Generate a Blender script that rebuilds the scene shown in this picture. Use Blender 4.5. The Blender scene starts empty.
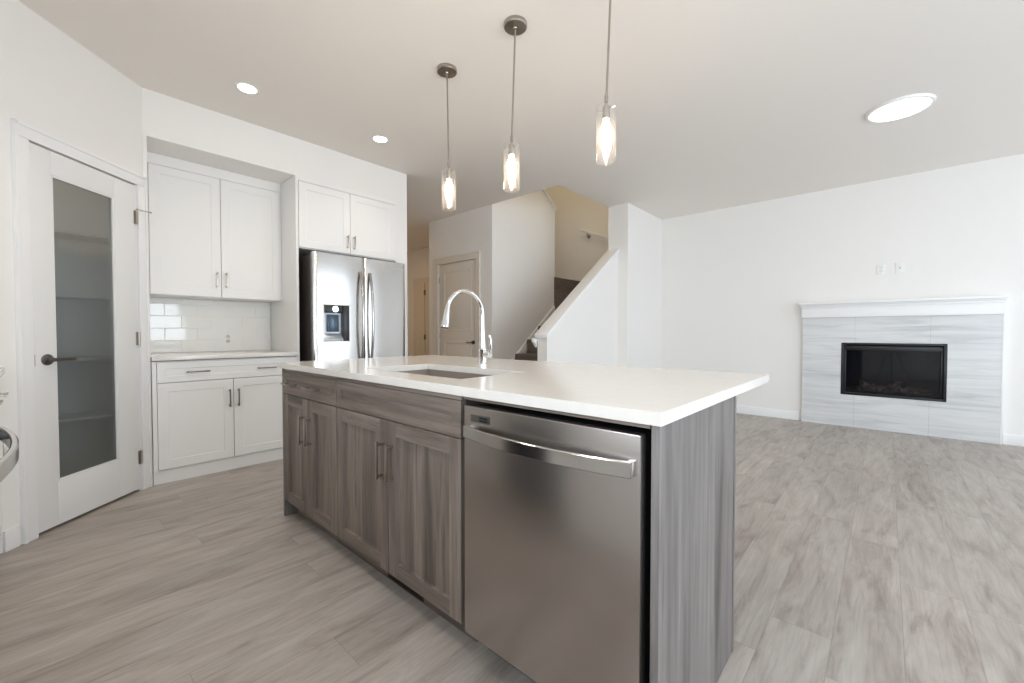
import bpy, bmesh, math, random
from mathutils import Vector, Matrix
random.seed(7)
sc = bpy.context.scene
C = sc.collection
PI = math.pi
R = math.radians

# ------------------------------------------------------------------ camera
cd = bpy.data.cameras.new('camera'); cam = bpy.data.objects.new('camera', cd); C.objects.link(cam)
cam.location = (0, 0, 1.095)
cam.rotation_euler = (R(90 - 1.249), R(0.0), R(41.99))
cd.sensor_width = 36; cd.lens = 416.33 / 1024 * 36; cd.clip_start = .02
sc.camera = cam
# ------------------------------------------------------------------ view, world, daylight
sc.view_settings.view_transform = 'Standard'; sc.view_settings.look = 'None'
sc.view_settings.gamma = 1; sc.view_settings.use_curve_mapping = False
sc.view_settings.exposure = -0.06
sc.cycles.max_bounces = 12; sc.cycles.diffuse_bounces = 7; sc.cycles.glossy_bounces = 5
sc.cycles.transparent_max_bounces = 16; sc.cycles.use_denoising = True
sc.cycles.sample_clamp_indirect = 6
w = bpy.data.worlds.new('sky'); sc.world = w; w.use_nodes = True
bg = w.node_tree.nodes['Background']; bg.inputs[0].default_value = (.80, .90, 1, 1); bg.inputs[1].default_value = 1.0

def area_light(name, loc, rot, sx, sy, power, col, shape='RECTANGLE', spread=180):
    l = bpy.data.lights.new(name, 'AREA'); l.shape = shape; l.size = sx; l.size_y = sy
    l.energy = power; l.color = col; l.spread = R(spread)
    o = bpy.data.objects.new(name, l); o.location = loc; o.rotation_euler = rot; C.objects.link(o); return o
DAY = (.79, .895, 1.0); WARM = (1.0, .90, .80)
# daylight coming through the two windows of the right wall and two added, unseen back-wall windows
area_light('daylight_patio', (3.62, 1.3, 1.12), (0, R(90), 0), 2.1, 1.7, 118, DAY)
area_light('daylight_living', (3.62, 4.75, 1.37), (0, R(90), 0), 2.5, 1.8, 66, DAY)

area_light('fill_light_back', (2.1, -1.07, 1.12), (R(90), 0, 0), 1.8, 2.1, 94, DAY)  # added fill from behind; its opening is invented to brighten the fireplace wall
area_light('fill_light_kitchen', (-.65, -1.07, 1.6), (R(90), 0, 0), .85, 1.0, 38, DAY)  # added fill through an invented window, lifts the low kitchen fronts and aisle

# ------------------------------------------------------------------ materials
def mat(name, col=(.8, .8, .8), rough=.5, metal=0, **k):
    m = bpy.data.materials.new(name); m.use_nodes = True
    b = m.node_tree.nodes['Principled BSDF']
    b.inputs['Base Color'].default_value = (*col, 1); b.inputs['Roughness'].default_value = rough
    b.inputs['Metallic'].default_value = metal
    for kk, v in k.items(): b.inputs[kk.replace('_', ' ')].default_value = v
    return m
def nd(m, t, **k):
    n = m.node_tree.nodes.new(t)
    for kk, v in k.items(): setattr(n, kk, v)
    return n
def lk(m, a, b): m.node_tree.links.new(a, b)
def ramp(m, stops):
    r = nd(m, 'ShaderNodeValToRGB'); e = r.color_ramp.elements
    while len(e) < len(stops): e.new(.5)
    for i, (p, c) in enumerate(stops): e[i].position = p; e[i].color = (*c, 1)
    return r
def bump(m, h, strength=.1, dist=.01):
    b = nd(m, 'ShaderNodeBump'); b.inputs['Strength'].default_value = strength; b.inputs['Distance'].default_value = dist
    lk(m, h, b.inputs['Height']); lk(m, b.outputs[0], m.node_tree.nodes['Principled BSDF'].inputs['Normal'])
def srgb(*c): return tuple(((v / 255 + .055) / 1.055) ** 2.4 if v > 10 else v / 255 / 12.92 for v in c)

def paint(name, col, rough=.6, tex=.03, scale=180):
    m = mat(name, col, rough)
    t = nd(m, 'ShaderNodeTexCoord'); n = nd(m, 'ShaderNodeTexNoise'); n.inputs['Scale'].default_value = scale
    lk(m, t.outputs['Object'], n.inputs['Vector']); bump(m, n.outputs[0], tex, .002)
    return m
M = {}
M['wall'] = paint('wall_paint', srgb(238, 236, 233), .65, .05, 250)
M['ceiling'] = paint('ceiling_paint', srgb(238, 233, 227), .8, .25, 120)
M['trim'] = paint('trim_paint', srgb(240, 240, 240), .35, .01)
M['cabwhite'] = paint('white_cabinet_lacquer', srgb(238, 237, 235), .38, .008)
M['door'] = paint('door_paint', srgb(232, 232, 231), .4, .01)
M['hallpaint'] = paint('hall_door_paint', srgb(226, 219, 208), .45, .01)
M['nickel'] = mat('brushed_nickel', srgb(176, 168, 158), .28, 1)
M['darknickel'] = mat('satin_nickel_dark', srgb(120, 116, 112), .35, 1)
M['chrome'] = mat('chrome', (.82, .82, .83), .05, 1)
M['black'] = mat('black_gap', (.006, .006, .007), .6)
M['blackmetal'] = mat('black_metal', (.012, .012, .013), .35, .3)
M['plastic'] = mat('white_plastic', srgb(236, 236, 234), .35)
M['darkplastic'] = mat('dark_plastic', srgb(38, 38, 44), .25)
M['slot'] = mat('dark_slot', srgb(70, 70, 70), .6)
M['shelf'] = mat('white_melamine', srgb(225, 225, 224), .5)
M['carcass'] = mat('carcass_board', srgb(90, 84, 80), .6)

def stainless(name, col, rough=.26, axis='Z'):
    m = mat(name, col, rough, 1)
    t = nd(m, 'ShaderNodeTexCoord'); mp = nd(m, 'ShaderNodeMapping')
    mp.inputs['Scale'].default_value = (3, 3, 600) if axis == 'X' else (600, 600, 3)
    n = nd(m, 'ShaderNodeTexNoise'); n.inputs['Scale'].default_value = 1; n.inputs['Detail'].default_value = 3
    lk(m, t.outputs['Object'], mp.inputs[0]); lk(m, mp.outputs[0], n.inputs['Vector'])
    mr = nd(m, 'ShaderNodeMapRange'); mr.inputs['To Min'].default_value = rough - .004; mr.inputs['To Max'].default_value = rough + .006
    lk(m, n.outputs[0], mr.inputs[0]); lk(m, mr.outputs[0], m.node_tree.nodes['Principled BSDF'].inputs['Roughness'])
    return m
M['steel'] = stainless('stainless_steel', srgb(190, 187, 184), .17, 'Z')
M['steel_dw'] = stainless('stainless_dishwasher', srgb(180, 174, 170), .27, 'Z')
M['steel_side'] = mat('grey_fridge_side', srgb(86, 80, 78), .4, .6)
M['sinksteel'] = mat('sink_steel', srgb(176, 166, 158), .5, .75)

def wood(name, dark, mid, light, axis='Z', scale=1.0, rough=.5):
    m = mat(name, mid, rough); L = m.node_tree.nodes['Principled BSDF']
    t = nd(m, 'ShaderNodeTexCoord'); oi = nd(m, 'ShaderNodeObjectInfo')
    add = nd(m, 'ShaderNodeVectorMath', operation='ADD'); sc_ = nd(m, 'ShaderNodeVectorMath', operation='SCALE'); sc_.inputs[3].default_value = 17.3
    lk(m, oi.outputs['Random'], sc_.inputs[0]); lk(m, t.outputs['Object'], add.inputs[0]); lk(m, sc_.outputs[0], add.inputs[1])
    mp = nd(m, 'ShaderNodeMapping'); s = [13, 13, 13]; s['XYZ'.index(axis)] = .9
    mp.inputs['Scale'].default_value = [v * scale for v in s]; lk(m, add.outputs[0], mp.inputs[0])
    n1 = nd(m, 'ShaderNodeTexNoise'); n1.inputs['Scale'].default_value = 1; n1.inputs['Detail'].default_value = 5; n1.inputs['Roughness'].default_value = .6; n1.inputs['Distortion'].default_value = .4
    lk(m, mp.outputs[0], n1.inputs['Vector'])
    mp2 = nd(m, 'ShaderNodeMapping'); s = [170, 170, 170]; s['XYZ'.index(axis)] = 6
    mp2.inputs['Scale'].default_value = s; lk(m, add.outputs[0], mp2.inputs[0])
    n2 = nd(m, 'ShaderNodeTexNoise'); n2.inputs['Scale'].default_value = 1; n2.inputs['Detail'].default_value = 3; lk(m, mp2.outputs[0], n2.inputs['Vector'])
    r = ramp(m, [(.30, dark), (.5, mid), (.68, light)]); lk(m, n1.outputs[0], r.inputs[0])
    mp3 = nd(m, 'ShaderNodeMapping'); s = [34, 34, 34]; s['XYZ'.index(axis)] = 1.3; mp3.inputs['Scale'].default_value = s; lk(m, add.outputs[0], mp3.inputs[0])
    n3 = nd(m, 'ShaderNodeTexNoise'); n3.inputs['Scale'].default_value = 1; n3.inputs['Detail'].default_value = 5; n3.inputs['Roughness'].default_value = .7; n3.inputs['Distortion'].default_value = .6; lk(m, mp3.outputs[0], n3.inputs['Vector'])
    r3 = ramp(m, [(.30, (.50, .47, .46)), (.43, (.93, .93, .93)), (.6, (1.04, 1.04, 1.04))]); lk(m, n3.outputs[0], r3.inputs[0])
    r2 = ramp(m, [(.35, (.78, .78, .78)), (.62, (1.05, 1.05, 1.05))]); lk(m, n2.outputs[0], r2.inputs[0])
    mx = nd(m, 'ShaderNodeMix', data_type='RGBA', blend_type='MULTIPLY'); mx.inputs[0].default_value = .6
    lk(m, r.outputs[0], mx.inputs[6]); lk(m, r2.outputs[0], mx.inputs[7])
    mxb = nd(m, 'ShaderNodeMix', data_type='RGBA', blend_type='MULTIPLY'); mxb.inputs[0].default_value = 1; lk(m, mx.outputs[2], mxb.inputs[6]); lk(m, r3.outputs[0], mxb.inputs[7]); lk(m, mxb.outputs[2], L.inputs['Base Color'])
    bump(m, n2.outputs[0], .06, .0006)
    return m
WD, WM, WL = srgb(86, 76, 69), srgb(124, 112, 103), srgb(146, 134, 124)
M['woodz'] = wood('grey_oak_vertical', WD, WM, WL, 'Z')
M['woodx'] = wood('grey_oak_horizontal', WD, WM, WL, 'X')
M['woodend'] = wood('grey_oak_end_panel', srgb(84, 79, 77), srgb(116, 111, 108), srgb(134, 129, 126), 'Z', .9)  # same oak as the fronts; the end's different lighting is put into its colour

def plank_floor():
    m = mat('vinyl_plank', (.3, .27, .24), .42); L = m.node_tree.nodes['Principled BSDF']
    t = nd(m, 'ShaderNodeTexCoord'); sp = nd(m, 'ShaderNodeSeparateXYZ'); cb = nd(m, 'ShaderNodeCombineXYZ')
    lk(m, t.outputs['Object'], sp.inputs[0])
    ax = nd(m, 'ShaderNodeMath', operation='ADD'); ax.inputs[1].default_value = 20 * .19 + .055 + .075; lk(m, sp.outputs[0], ax.inputs[0])
    ay = nd(m, 'ShaderNodeMath', operation='ADD'); ay.inputs[1].default_value = 13.0; lk(m, sp.outputs[1], ay.inputs[0])
    # row index -> per row shift so joints look random
    dv = nd(m, 'ShaderNodeMath', operation='DIVIDE'); dv.inputs[1].default_value = .19; lk(m, ax.outputs[0], dv.inputs[0])
    fl = nd(m, 'ShaderNodeMath', operation='FLOOR'); lk(m, dv.outputs[0], fl.inputs[0])
    wn = nd(m, 'ShaderNodeTexWhiteNoise', noise_dimensions='1D'); lk(m, fl.outputs[0], wn.inputs['W'])
    sh = nd(m, 'ShaderNodeMath', operation='MULTIPLY_ADD'); sh.inputs[1].default_value = 1.22; lk(m, wn.outputs[0], sh.inputs[0]); lk(m, ay.outputs[0], sh.inputs[2])
    d2 = nd(m, 'ShaderNodeMath', operation='DIVIDE'); d2.inputs[1].default_value = 1.22; lk(m, sh.outputs[0], d2.inputs[0])
    f2 = nd(m, 'ShaderNodeMath', operation='FLOOR'); lk(m, d2.outputs[0], f2.inputs[0])
    idv = nd(m, 'ShaderNodeCombineXYZ'); lk(m, fl.outputs[0], idv.inputs[0]); lk(m, f2.outputs[0], idv.inputs[1])
    wid = nd(m, 'ShaderNodeTexWhiteNoise', noise_dimensions='2D'); lk(m, idv.outputs[0], wid.inputs['Vector'])
    # seams
    def edge(src, wdt, size):
        fr = nd(m, 'ShaderNodeMath', operation='FRACT'); lk(m, src, fr.inputs[0])
        s1 = nd(m, 'ShaderNodeMath', operation='SUBTRACT'); s1.inputs[1].default_value = .5; lk(m, fr.outputs[0], s1.inputs[0])
        ab = nd(m, 'ShaderNodeMath', operation='ABSOLUTE'); lk(m, s1.outputs[0], ab.inputs[0])
        gt = nd(m, 'ShaderNodeMath', operation='GREATER_THAN'); gt.inputs[1].default_value = .5 - wdt / size; lk(m, ab.outputs[0], gt.inputs[0]); return gt.outputs[0]
    e1 = edge(dv.outputs[0], .0011, .19); e2 = edge(d2.outputs[0], .0011, 1.22)
    mxm = nd(m, 'ShaderNodeMath', operation='MAXIMUM'); lk(m, e1, mxm.inputs[0]); lk(m, e2, mxm.inputs[1])
    # grain
    off = nd(m, 'ShaderNodeVectorMath', operation='SCALE'); off.inputs[3].default_value = 9.0; lk(m, wid.outputs['Color'], off.inputs[0])
    ad = nd(m, 'ShaderNodeVectorMath', operation='ADD'); lk(m, t.outputs['Object'], ad.inputs[0]); lk(m, off.outputs[0], ad.inputs[1])
    mp = nd(m, 'ShaderNodeMapping'); mp.inputs['Scale'].default_value = (11, 2.2, 1); lk(m, ad.outputs[0], mp.inputs[0])
    n1 = nd(m, 'ShaderNodeTexNoise'); n1.inputs['Scale'].default_value = 1; n1.inputs['Detail'].default_value = 6; n1.inputs['Roughness'].default_value = .62; n1.inputs['Distortion'].default_value = .9
    lk(m, mp.outputs[0], n1.inputs['Vector'])
    mp2 = nd(m, 'ShaderNodeMapping'); mp2.inputs['Scale'].default_value = (110, 5, 1); lk(m, ad.outputs[0], mp2.inputs[0])
    n2 = nd(m, 'ShaderNodeTexNoise'); n2.inputs['Scale'].default_value = 1; n2.inputs['Detail'].default_value = 4; lk(m, mp2.outputs[0], n2.inputs['Vector'])
    r = ramp(m, [(.28, srgb(143, 132, 123)), (.45, srgb(168, 159, 151)), (.62, srgb(180, 173, 166)), (.8, srgb(189, 183, 177))]); lk(m, n1.outputs[0], r.inputs[0])
    r2 = ramp(m, [(.3, (.84, .84, .84)), (.6, (1.04, 1.04, 1.04))]); lk(m, n2.outputs[0], r2.inputs[0])
    mx = nd(m, 'ShaderNodeMix', data_type='RGBA', blend_type='MULTIPLY'); mx.inputs[0].default_value = .6; lk(m, r.outputs[0], mx.inputs[6]); lk(m, r2.outputs[0], mx.inputs[7])
    mr = nd(m, 'ShaderNodeMapRange'); mr.inputs['To Min'].default_value = .90; mr.inputs['To Max'].default_value = 1.07; lk(m, wid.outputs['Value'], mr.inputs[0])
    mx2 = nd(m, 'ShaderNodeVectorMath', operation='SCALE'); lk(m, mx.outputs[2], mx2.inputs[0]); lk(m, mr.outputs[0], mx2.inputs[3])
    mx3 = nd(m, 'ShaderNodeMix', data_type='RGBA', blend_type='MIX'); 
    mp3 = nd(m, 'ShaderNodeMapping'); mp3.inputs['Scale'].default_value = (26, 2.6, 1); lk(m, ad.outputs[0], mp3.inputs[0])
    n3 = nd(m, 'ShaderNodeTexNoise'); n3.inputs['Scale'].default_value = 1; n3.inputs['Detail'].default_value = 4; n3.inputs['Roughness'].default_value = .65; n3.inputs['Distortion'].default_value = 1.4; lk(m, mp3.outputs[0], n3.inputs['Vector'])
    r3 = ramp(m, [(.28, (.80, .78, .77)), (.42, (.98, .98, .98)), (.6, (1.03, 1.03, 1.03))]); lk(m, n3.outputs[0], r3.inputs[0])
    mx4 = nd(m, 'ShaderNodeMix', data_type='RGBA', blend_type='MULTIPLY'); mx4.inputs[0].default_value = 1; lk(m, mx2.outputs[0], mx4.inputs[6]); lk(m, r3.outputs[0], mx4.inputs[7])
    lk(m, mx4.outputs[2], mx3.inputs[6]); mx3.inputs[7].default_value = (*srgb(105, 96, 90), 1)
    sm = nd(m, 'ShaderNodeMath', operation='MULTIPLY'); sm.inputs[1].default_value = .38; lk(m, mxm.outputs[0], sm.inputs[0]); lk(m, sm.outputs[0], mx3.inputs[0])
    lk(m, mx3.outputs[2], L.inputs['Base Color'])
    bump(m, n2.outputs[0], .08, .0008)
    return m
M['floor'] = plank_floor()

def quartz():
    m = mat('white_quartz', srgb(228, 221, 212), .14); t = nd(m, 'ShaderNodeTexCoord'); n = nd(m, 'ShaderNodeTexNoise')
    n.inputs['Scale'].default_value = 30; n.inputs['Detail'].default_value = 2; lk(m, t.outputs['Object'], n.inputs['Vector'])
    r = ramp(m, [(.35, srgb(227, 223, 217)), (.6, srgb(229, 225, 219))]); lk(m, n.outputs[0], r.inputs[0]); lk(m, r.outputs[0], m.node_tree.nodes['Principled BSDF'].inputs['Base Color'])
    return m
M['quartz'] = quartz()
M['tile'] = mat('glazed_white_tile', srgb(240, 240, 237), .06)
M['grout'] = mat('grout', srgb(236, 235, 231), .8)

def stone():
    m = mat('veined_stone_tile', srgb(200, 203, 205), .3); L = m.node_tree.nodes['Principled BSDF']
    t = nd(m, 'ShaderNodeTexCoord'); mp = nd(m, 'ShaderNodeMapping'); mp.inputs['Scale'].default_value = (1.1, 1, 13)
    lk(m, t.outputs['Object'], mp.inputs[0]); n = nd(m, 'ShaderNodeTexNoise'); n.inputs['Scale'].default_value = 1.1; n.inputs['Detail'].default_value = 6; n.inputs['Distortion'].default_value = 1.0; n.inputs['Roughness'].default_value = .58
    lk(m, mp.outputs[0], n.inputs['Vector'])
    r = ramp(m, [(.28, srgb(190, 192, 194)), (.42, srgb(208, 209, 210)), (.55, srgb(217, 218, 218)), (.75, srgb(224, 224, 224))]); lk(m, n.outputs[0], r.inputs[0])
    # joints
    sp = nd(m, 'ShaderNodeSeparateXYZ'); lk(m, t.outputs['Object'], sp.inputs[0])
    def line(src, pos, wd):
        s = nd(m, 'ShaderNodeMath', operation='SUBTRACT'); s.inputs[1].default_value = pos; lk(m, src, s.inputs[0])
        a = nd(m, 'ShaderNodeMath', operation='ABSOLUTE'); lk(m, s.outputs[0], a.inputs[0])
        l = nd(m, 'ShaderNodeMath', operation='LESS_THAN'); l.inputs[1].default_value = wd; lk(m, a.outputs[0], l.inputs[0]); return l.outputs[0]
    cur = None
    for src, pos in ((0, -.272 - .03), (0, .342 - .03), (2, .316), (2, .632), (2, .985)):
        o = line(sp.outputs[src], pos, .0015)
        if cur is None: cur = o
        else:
            x = nd(m, 'ShaderNodeMath', operation='MAXIMUM'); lk(m, cur, x.inputs[0]); lk(m, o, x.inputs[1]); cur = x.outputs[0]
    mx = nd(m, 'ShaderNodeMix', data_type='RGBA'); f = nd(m, 'ShaderNodeMath', operation='MULTIPLY'); f.inputs[1].default_value = .5
    lk(m, cur, f.inputs[0]); lk(m, f.outputs[0], mx.inputs[0]); lk(m, r.outputs[0], mx.inputs[6]); mx.inputs[7].default_value = (*srgb(150, 152, 154), 1)
    lk(m, mx.outputs[2], L.inputs['Base Color'])
    return m
M['stone'] = stone()

def thin_glass(name, tint=(1, 1, 1), ior=1.45, extra=.0, rough=.02, diffuse=0, dcol=(.5, .5, .5), pw_=3, gain=.55):
    m = bpy.data.materials.new(name); m.use_nodes = True; nt = m.node_tree; nt.nodes.clear()
    out = nt.nodes.new('ShaderNodeOutputMaterial'); tr = nt.nodes.new('ShaderNodeBsdfTransparent'); gl = nt.nodes.new('ShaderNodeBsdfGlossy')
    tr.inputs[0].default_value = (*tint, 1); gl.inputs['Roughness'].default_value = rough
    fr = nt.nodes.new('ShaderNodeLayerWeight'); fr.inputs[0].default_value = ior
    ad = nt.nodes.new('ShaderNodeMath'); ad.operation = 'ADD'; ad.use_clamp = True; ad.inputs[1].default_value = extra; pw = nt.nodes.new('ShaderNodeMath'); pw.operation = 'POWER'; pw.inputs[1].default_value = pw_; nt.links.new(fr.outputs['Facing'], pw.inputs[0])
    sc1 = nt.nodes.new('ShaderNodeMath'); sc1.operation = 'MULTIPLY_ADD'; sc1.inputs[1].default_value = gain; sc1.inputs[2].default_value = .03; nt.links.new(pw.outputs[0], sc1.inputs[0]); nt.links.new(sc1.outputs[0], ad.inputs[0])
    mx = nt.nodes.new('ShaderNodeMixShader'); nt.links.new(ad.outputs[0], mx.inputs[0]); nt.links.new(tr.outputs[0], mx.inputs[1]); nt.links.new(gl.outputs[0], mx.inputs[2])
    last = mx
    if diffuse:
        df = nt.nodes.new('ShaderNodeBsdfDiffuse'); df.inputs[0].default_value = (*dcol, 1)
        m2 = nt.nodes.new('ShaderNodeMixShader'); m2.inputs[0].default_value = diffuse
        nt.links.new(mx.outputs[0], m2.inputs[1]); nt.links.new(df.outputs[0], m2.inputs[2]); last = m2
    nt.links.new(last.outputs[0], out.inputs[0]); return m
M['glass'] = thin_glass('clear_glass', (1, 1, 1), .5, .0, .08, .012, (.95, .95, .95), 2, .5)
M['windowglass'] = thin_glass('window_glass', (1, 1, 1), .5)
M['reeded'] = thin_glass('reeded_glass', (.82, .85, .85), .5, .0, .10, .06, (.36, .38, .37), 2, .9)
M['fireglass'] = thin_glass('firebox_glass', (.55, .56, .6), .5, 0, .03)

def emit(name, col, s):
    m = bpy.data.materials.new(name); m.use_nodes = True; nt = m.node_tree; nt.nodes.clear()
    o = nt.nodes.new('ShaderNodeOutputMaterial'); e = nt.nodes.new('ShaderNodeEmission'); e.inputs[0].default_value = (*col, 1); e.inputs[1].default_value = s
    nt.links.new(e.outputs[0], o.inputs[0]); return m
M['bulb'] = emit('bulb_glow', (1, .76, .50), 92)
M['led'] = emit('led_glow', (1, .95, .9), 12)
M['ledflush'] = emit('flush_led_glow', (1, .98, .95), 6)

def carpet():
    m = mat('dark_carpet', srgb(112, 102, 94), .95); t = nd(m, 'ShaderNodeTexCoord'); n = nd(m, 'ShaderNodeTexNoise'); n.inputs['Scale'].default_value = 140
    lk(m, t.outputs['Object'], n.inputs['Vector']); r = ramp(m, [(.3, srgb(72, 63, 57)), (.7, srgb(138, 128, 119))]); lk(m, n.outputs[0], r.inputs[0])
    lk(m, r.outputs[0], m.node_tree.nodes['Principled BSDF'].inputs['Base Color']); bump(m, n.outputs[0], .6, .005); return m
M['carpet'] = carpet()
def logmat():
    m = mat('ceramic_log', srgb(120, 100, 88), .9); t = nd(m, 'ShaderNodeTexCoord'); n = nd(m, 'ShaderNodeTexNoise'); n.inputs['Scale'].default_value = 28; n.inputs['Detail'].default_value = 5
    lk(m, t.outputs['Object'], n.inputs['Vector']); r = ramp(m, [(.35, srgb(60, 44, 38)), (.5, srgb(140, 104, 88)), (.68, srgb(190, 176, 164))]); lk(m, n.outputs[0], r.inputs[0])
    lk(m, r.outputs[0], m.node_tree.nodes['Principled BSDF'].inputs['Base Color']); bump(m, n.outputs[0], .8, .01); return m
M['log'] = logmat()

# ------------------------------------------------------------------ mesh helpers
class B:
    def __init__(s): s.bm = bmesh.new()
    def _new(s, co, faces):
        vs = [s.bm.verts.new(c) for c in co]
        return [s.bm.faces.new([vs[i] for i in f]) for f in faces]
    def box(s, x0, x1, y0, y1, z0, z1, bev=0, seg=2):
        t = bmesh.new(); x0, x1 = sorted((x0, x1)); y0, y1 = sorted((y0, y1)); z0, z1 = sorted((z0, z1))
        vs = [t.verts.new(c) for c in ((x0, y0, z0), (x1, y0, z0), (x1, y1, z0), (x0, y1, z0), (x0, y0, z1), (x1, y0, z1), (x1, y1, z1), (x0, y1, z1))]
        for f in ((3, 2, 1, 0), (4, 5, 6, 7), (0, 1, 5, 4), (1, 2, 6, 5), (2, 3, 7, 6), (3, 0, 4, 7)): t.faces.new([vs[i] for i in f])
        if bev: bmesh.ops.bevel(t, geom=t.edges[:], offset=bev, segments=seg, affect='EDGES', profile=.6)
        s.merge(t); return s
    def merge(s, t, mtx=None):
        if mtx is not None: bmesh.ops.transform(t, matrix=mtx, verts=t.verts)
        me = bpy.data.meshes.new('tmp'); t.to_mesh(me); t.free(); s.bm.from_mesh(me); bpy.data.meshes.remove(me)
    def prism(s, pts, plane, a, b, bev=0):
        """extrude a 2D outline; plane 'YZ' -> along x from a to b, 'XZ' -> along y, 'XY' -> along z"""
        t = bmesh.new()
        def P(p, v): return {'YZ': (v, p[0], p[1]), 'XZ': (p[0], v, p[1]), 'XY': (p[0], p[1], v)}[plane]
        lo = [t.verts.new(P(p, a)) for p in pts]; hi = [t.verts.new(P(p, b)) for p in pts]; n = len(pts)
        t.faces.new(lo); t.faces.new(hi[::-1])
        for i in range(n): t.faces.new((lo[i], hi[i], hi[(i + 1) % n], lo[(i + 1) % n]))
        bmesh.ops.recalc_face_normals(t, faces=t.faces)
        if bev: bmesh.ops.bevel(t, geom=t.edges[:], offset=bev, segments=2, affect='EDGES', profile=.6)
        s.merge(t); return s
    def lathe(s, prof, c=(0, 0, 0), seg=32, mtx=None):
        t = bmesh.new(); rings = []
        for r, z in prof:
            if r < 1e-6: rings.append([t.verts.new((0, 0, z))])
            else: rings.append([t.verts.new((r * math.cos(2 * PI * k / seg), r * math.sin(2 * PI * k / seg), z)) for k in range(seg)])
        for A, Bq in zip(rings, rings[1:]):
            for k in range(seg):
                a = A[k % len(A)], A[(k + 1) % len(A)]; b = Bq[k % len(Bq)], Bq[(k + 1) % len(Bq)]
                vs = [v for i, v in enumerate((a[0], a[1], b[1], b[0])) if not ((len(A) == 1 and i == 1) or (len(Bq) == 1 and i == 2))]
                if len(vs) >= 3: t.faces.new(vs)
        bmesh.ops.recalc_face_normals(t, faces=t.faces)
        s.merge(t, Matrix.Translation(c) @ (mtx if mtx is not None else Matrix.Identity(4))); return s
    def tube(s, pts, r, seg=12, flat=None):
        """swept tube with caps; r number or list"""
        pts = [Vector(p) for p in pts]; n = len(pts); t = bmesh.new(); rings = []; up = Vector((0, 0, 1)); prev = None
        for i, p in enumerate(pts):
            d = (pts[min(i + 1, n - 1)] - pts[max(i - 1, 0)]).normalized()
            if prev is None:
                a = up if abs(d.dot(up)) < .95 else Vector((1, 0, 0)); u = d.cross(a).normalized()
            else: u = (prev - d * prev.dot(d)).normalized()
            prev = u; v = d.cross(u); rr = r[i] if isinstance(r, (list, tuple)) else r
            rings.append([t.verts.new(p + (u * math.cos(2 * PI * k / seg) + v * math.sin(2 * PI * k / seg)) * rr) for k in range(seg)])
        for A, Bq in zip(rings, rings[1:]):
            for k in range(seg): t.faces.new((A[k], A[(k + 1) % seg], Bq[(k + 1) % seg], Bq[k]))
        t.faces.new(rings[0][::-1]); t.faces.new(rings[-1]); bmesh.ops.recalc_face_normals(t, faces=t.faces)
        s.merge(t); return s
    def strap(s, pts, hw, hh, up=(0, 0, 1), bev=.003):
        """rectangular bar swept along pts; hw half thickness sideways, hh half height along up"""
        pts = [Vector(p) for p in pts]; n = len(pts); up = Vector(up); t = bmesh.new(); rings = []
        for i, p in enumerate(pts):
            d = (pts[min(i + 1, n - 1)] - pts[max(i - 1, 0)]).normalized(); u = d.cross(up).normalized(); v = up
            b = bev; prof = [(-hw + b, -hh), (hw - b, -hh), (hw, -hh + b), (hw, hh - b), (hw - b, hh), (-hw + b, hh), (-hw, hh - b), (-hw, -hh + b)]
            rings.append([t.verts.new(p + u * q[0] + v * q[1]) for q in prof])
        for A, Bq in zip(rings, rings[1:]):
            for k in range(8): t.faces.new((A[k], A[(k + 1) % 8], Bq[(k + 1) % 8], Bq[k]))
        t.faces.new(rings[0][::-1]); t.faces.new(rings[-1]); bmesh.ops.recalc_face_normals(t, faces=t.faces)
        s.merge(t); return s
    def cyl(s, p0, p1, r, seg=20): return s.tube([p0, p1], r, seg)
    def done(s, name, m, parent=None):
        for f in s.bm.faces: f.smooth = True
        for e in s.bm.edges:
            if len(e.link_faces) != 2 or e.calc_face_angle(0) > R(32): e.smooth = False
        me = bpy.data.meshes.new(name); s.bm.to_mesh(me); s.bm.free(); me.materials.append(m)
        o = bpy.data.objects.new(name, me); C.objects.link(o)
        if parent is not None: o.parent = parent
        return o
def thing(name, label, cat, loc=(0, 0, 0), rz=0, group=None):
    o = bpy.data.objects.new(name, None); o.empty_display_size = .1; C.objects.link(o)
    o.location = loc; o.rotation_euler = (0, 0, rz); tag(o, label, cat, group); return o
def tag(o, label, cat, group=None):
    o['label'] = label; o['category'] = cat
    if group: o['group'] = group
    return o
def struct(o): o['kind'] = 'structure'; return o
def at(o, loc, rz=0): o.location = loc; o.rotation_euler = (0, 0, rz); return o
def copy_tree(o, parent=None):
    c = o.copy(); C.objects.link(c)
    if parent is not None: c.parent = parent
    for ch in [x for x in bpy.data.objects if x.parent == o]: copy_tree(ch, c)
    return c

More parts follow.
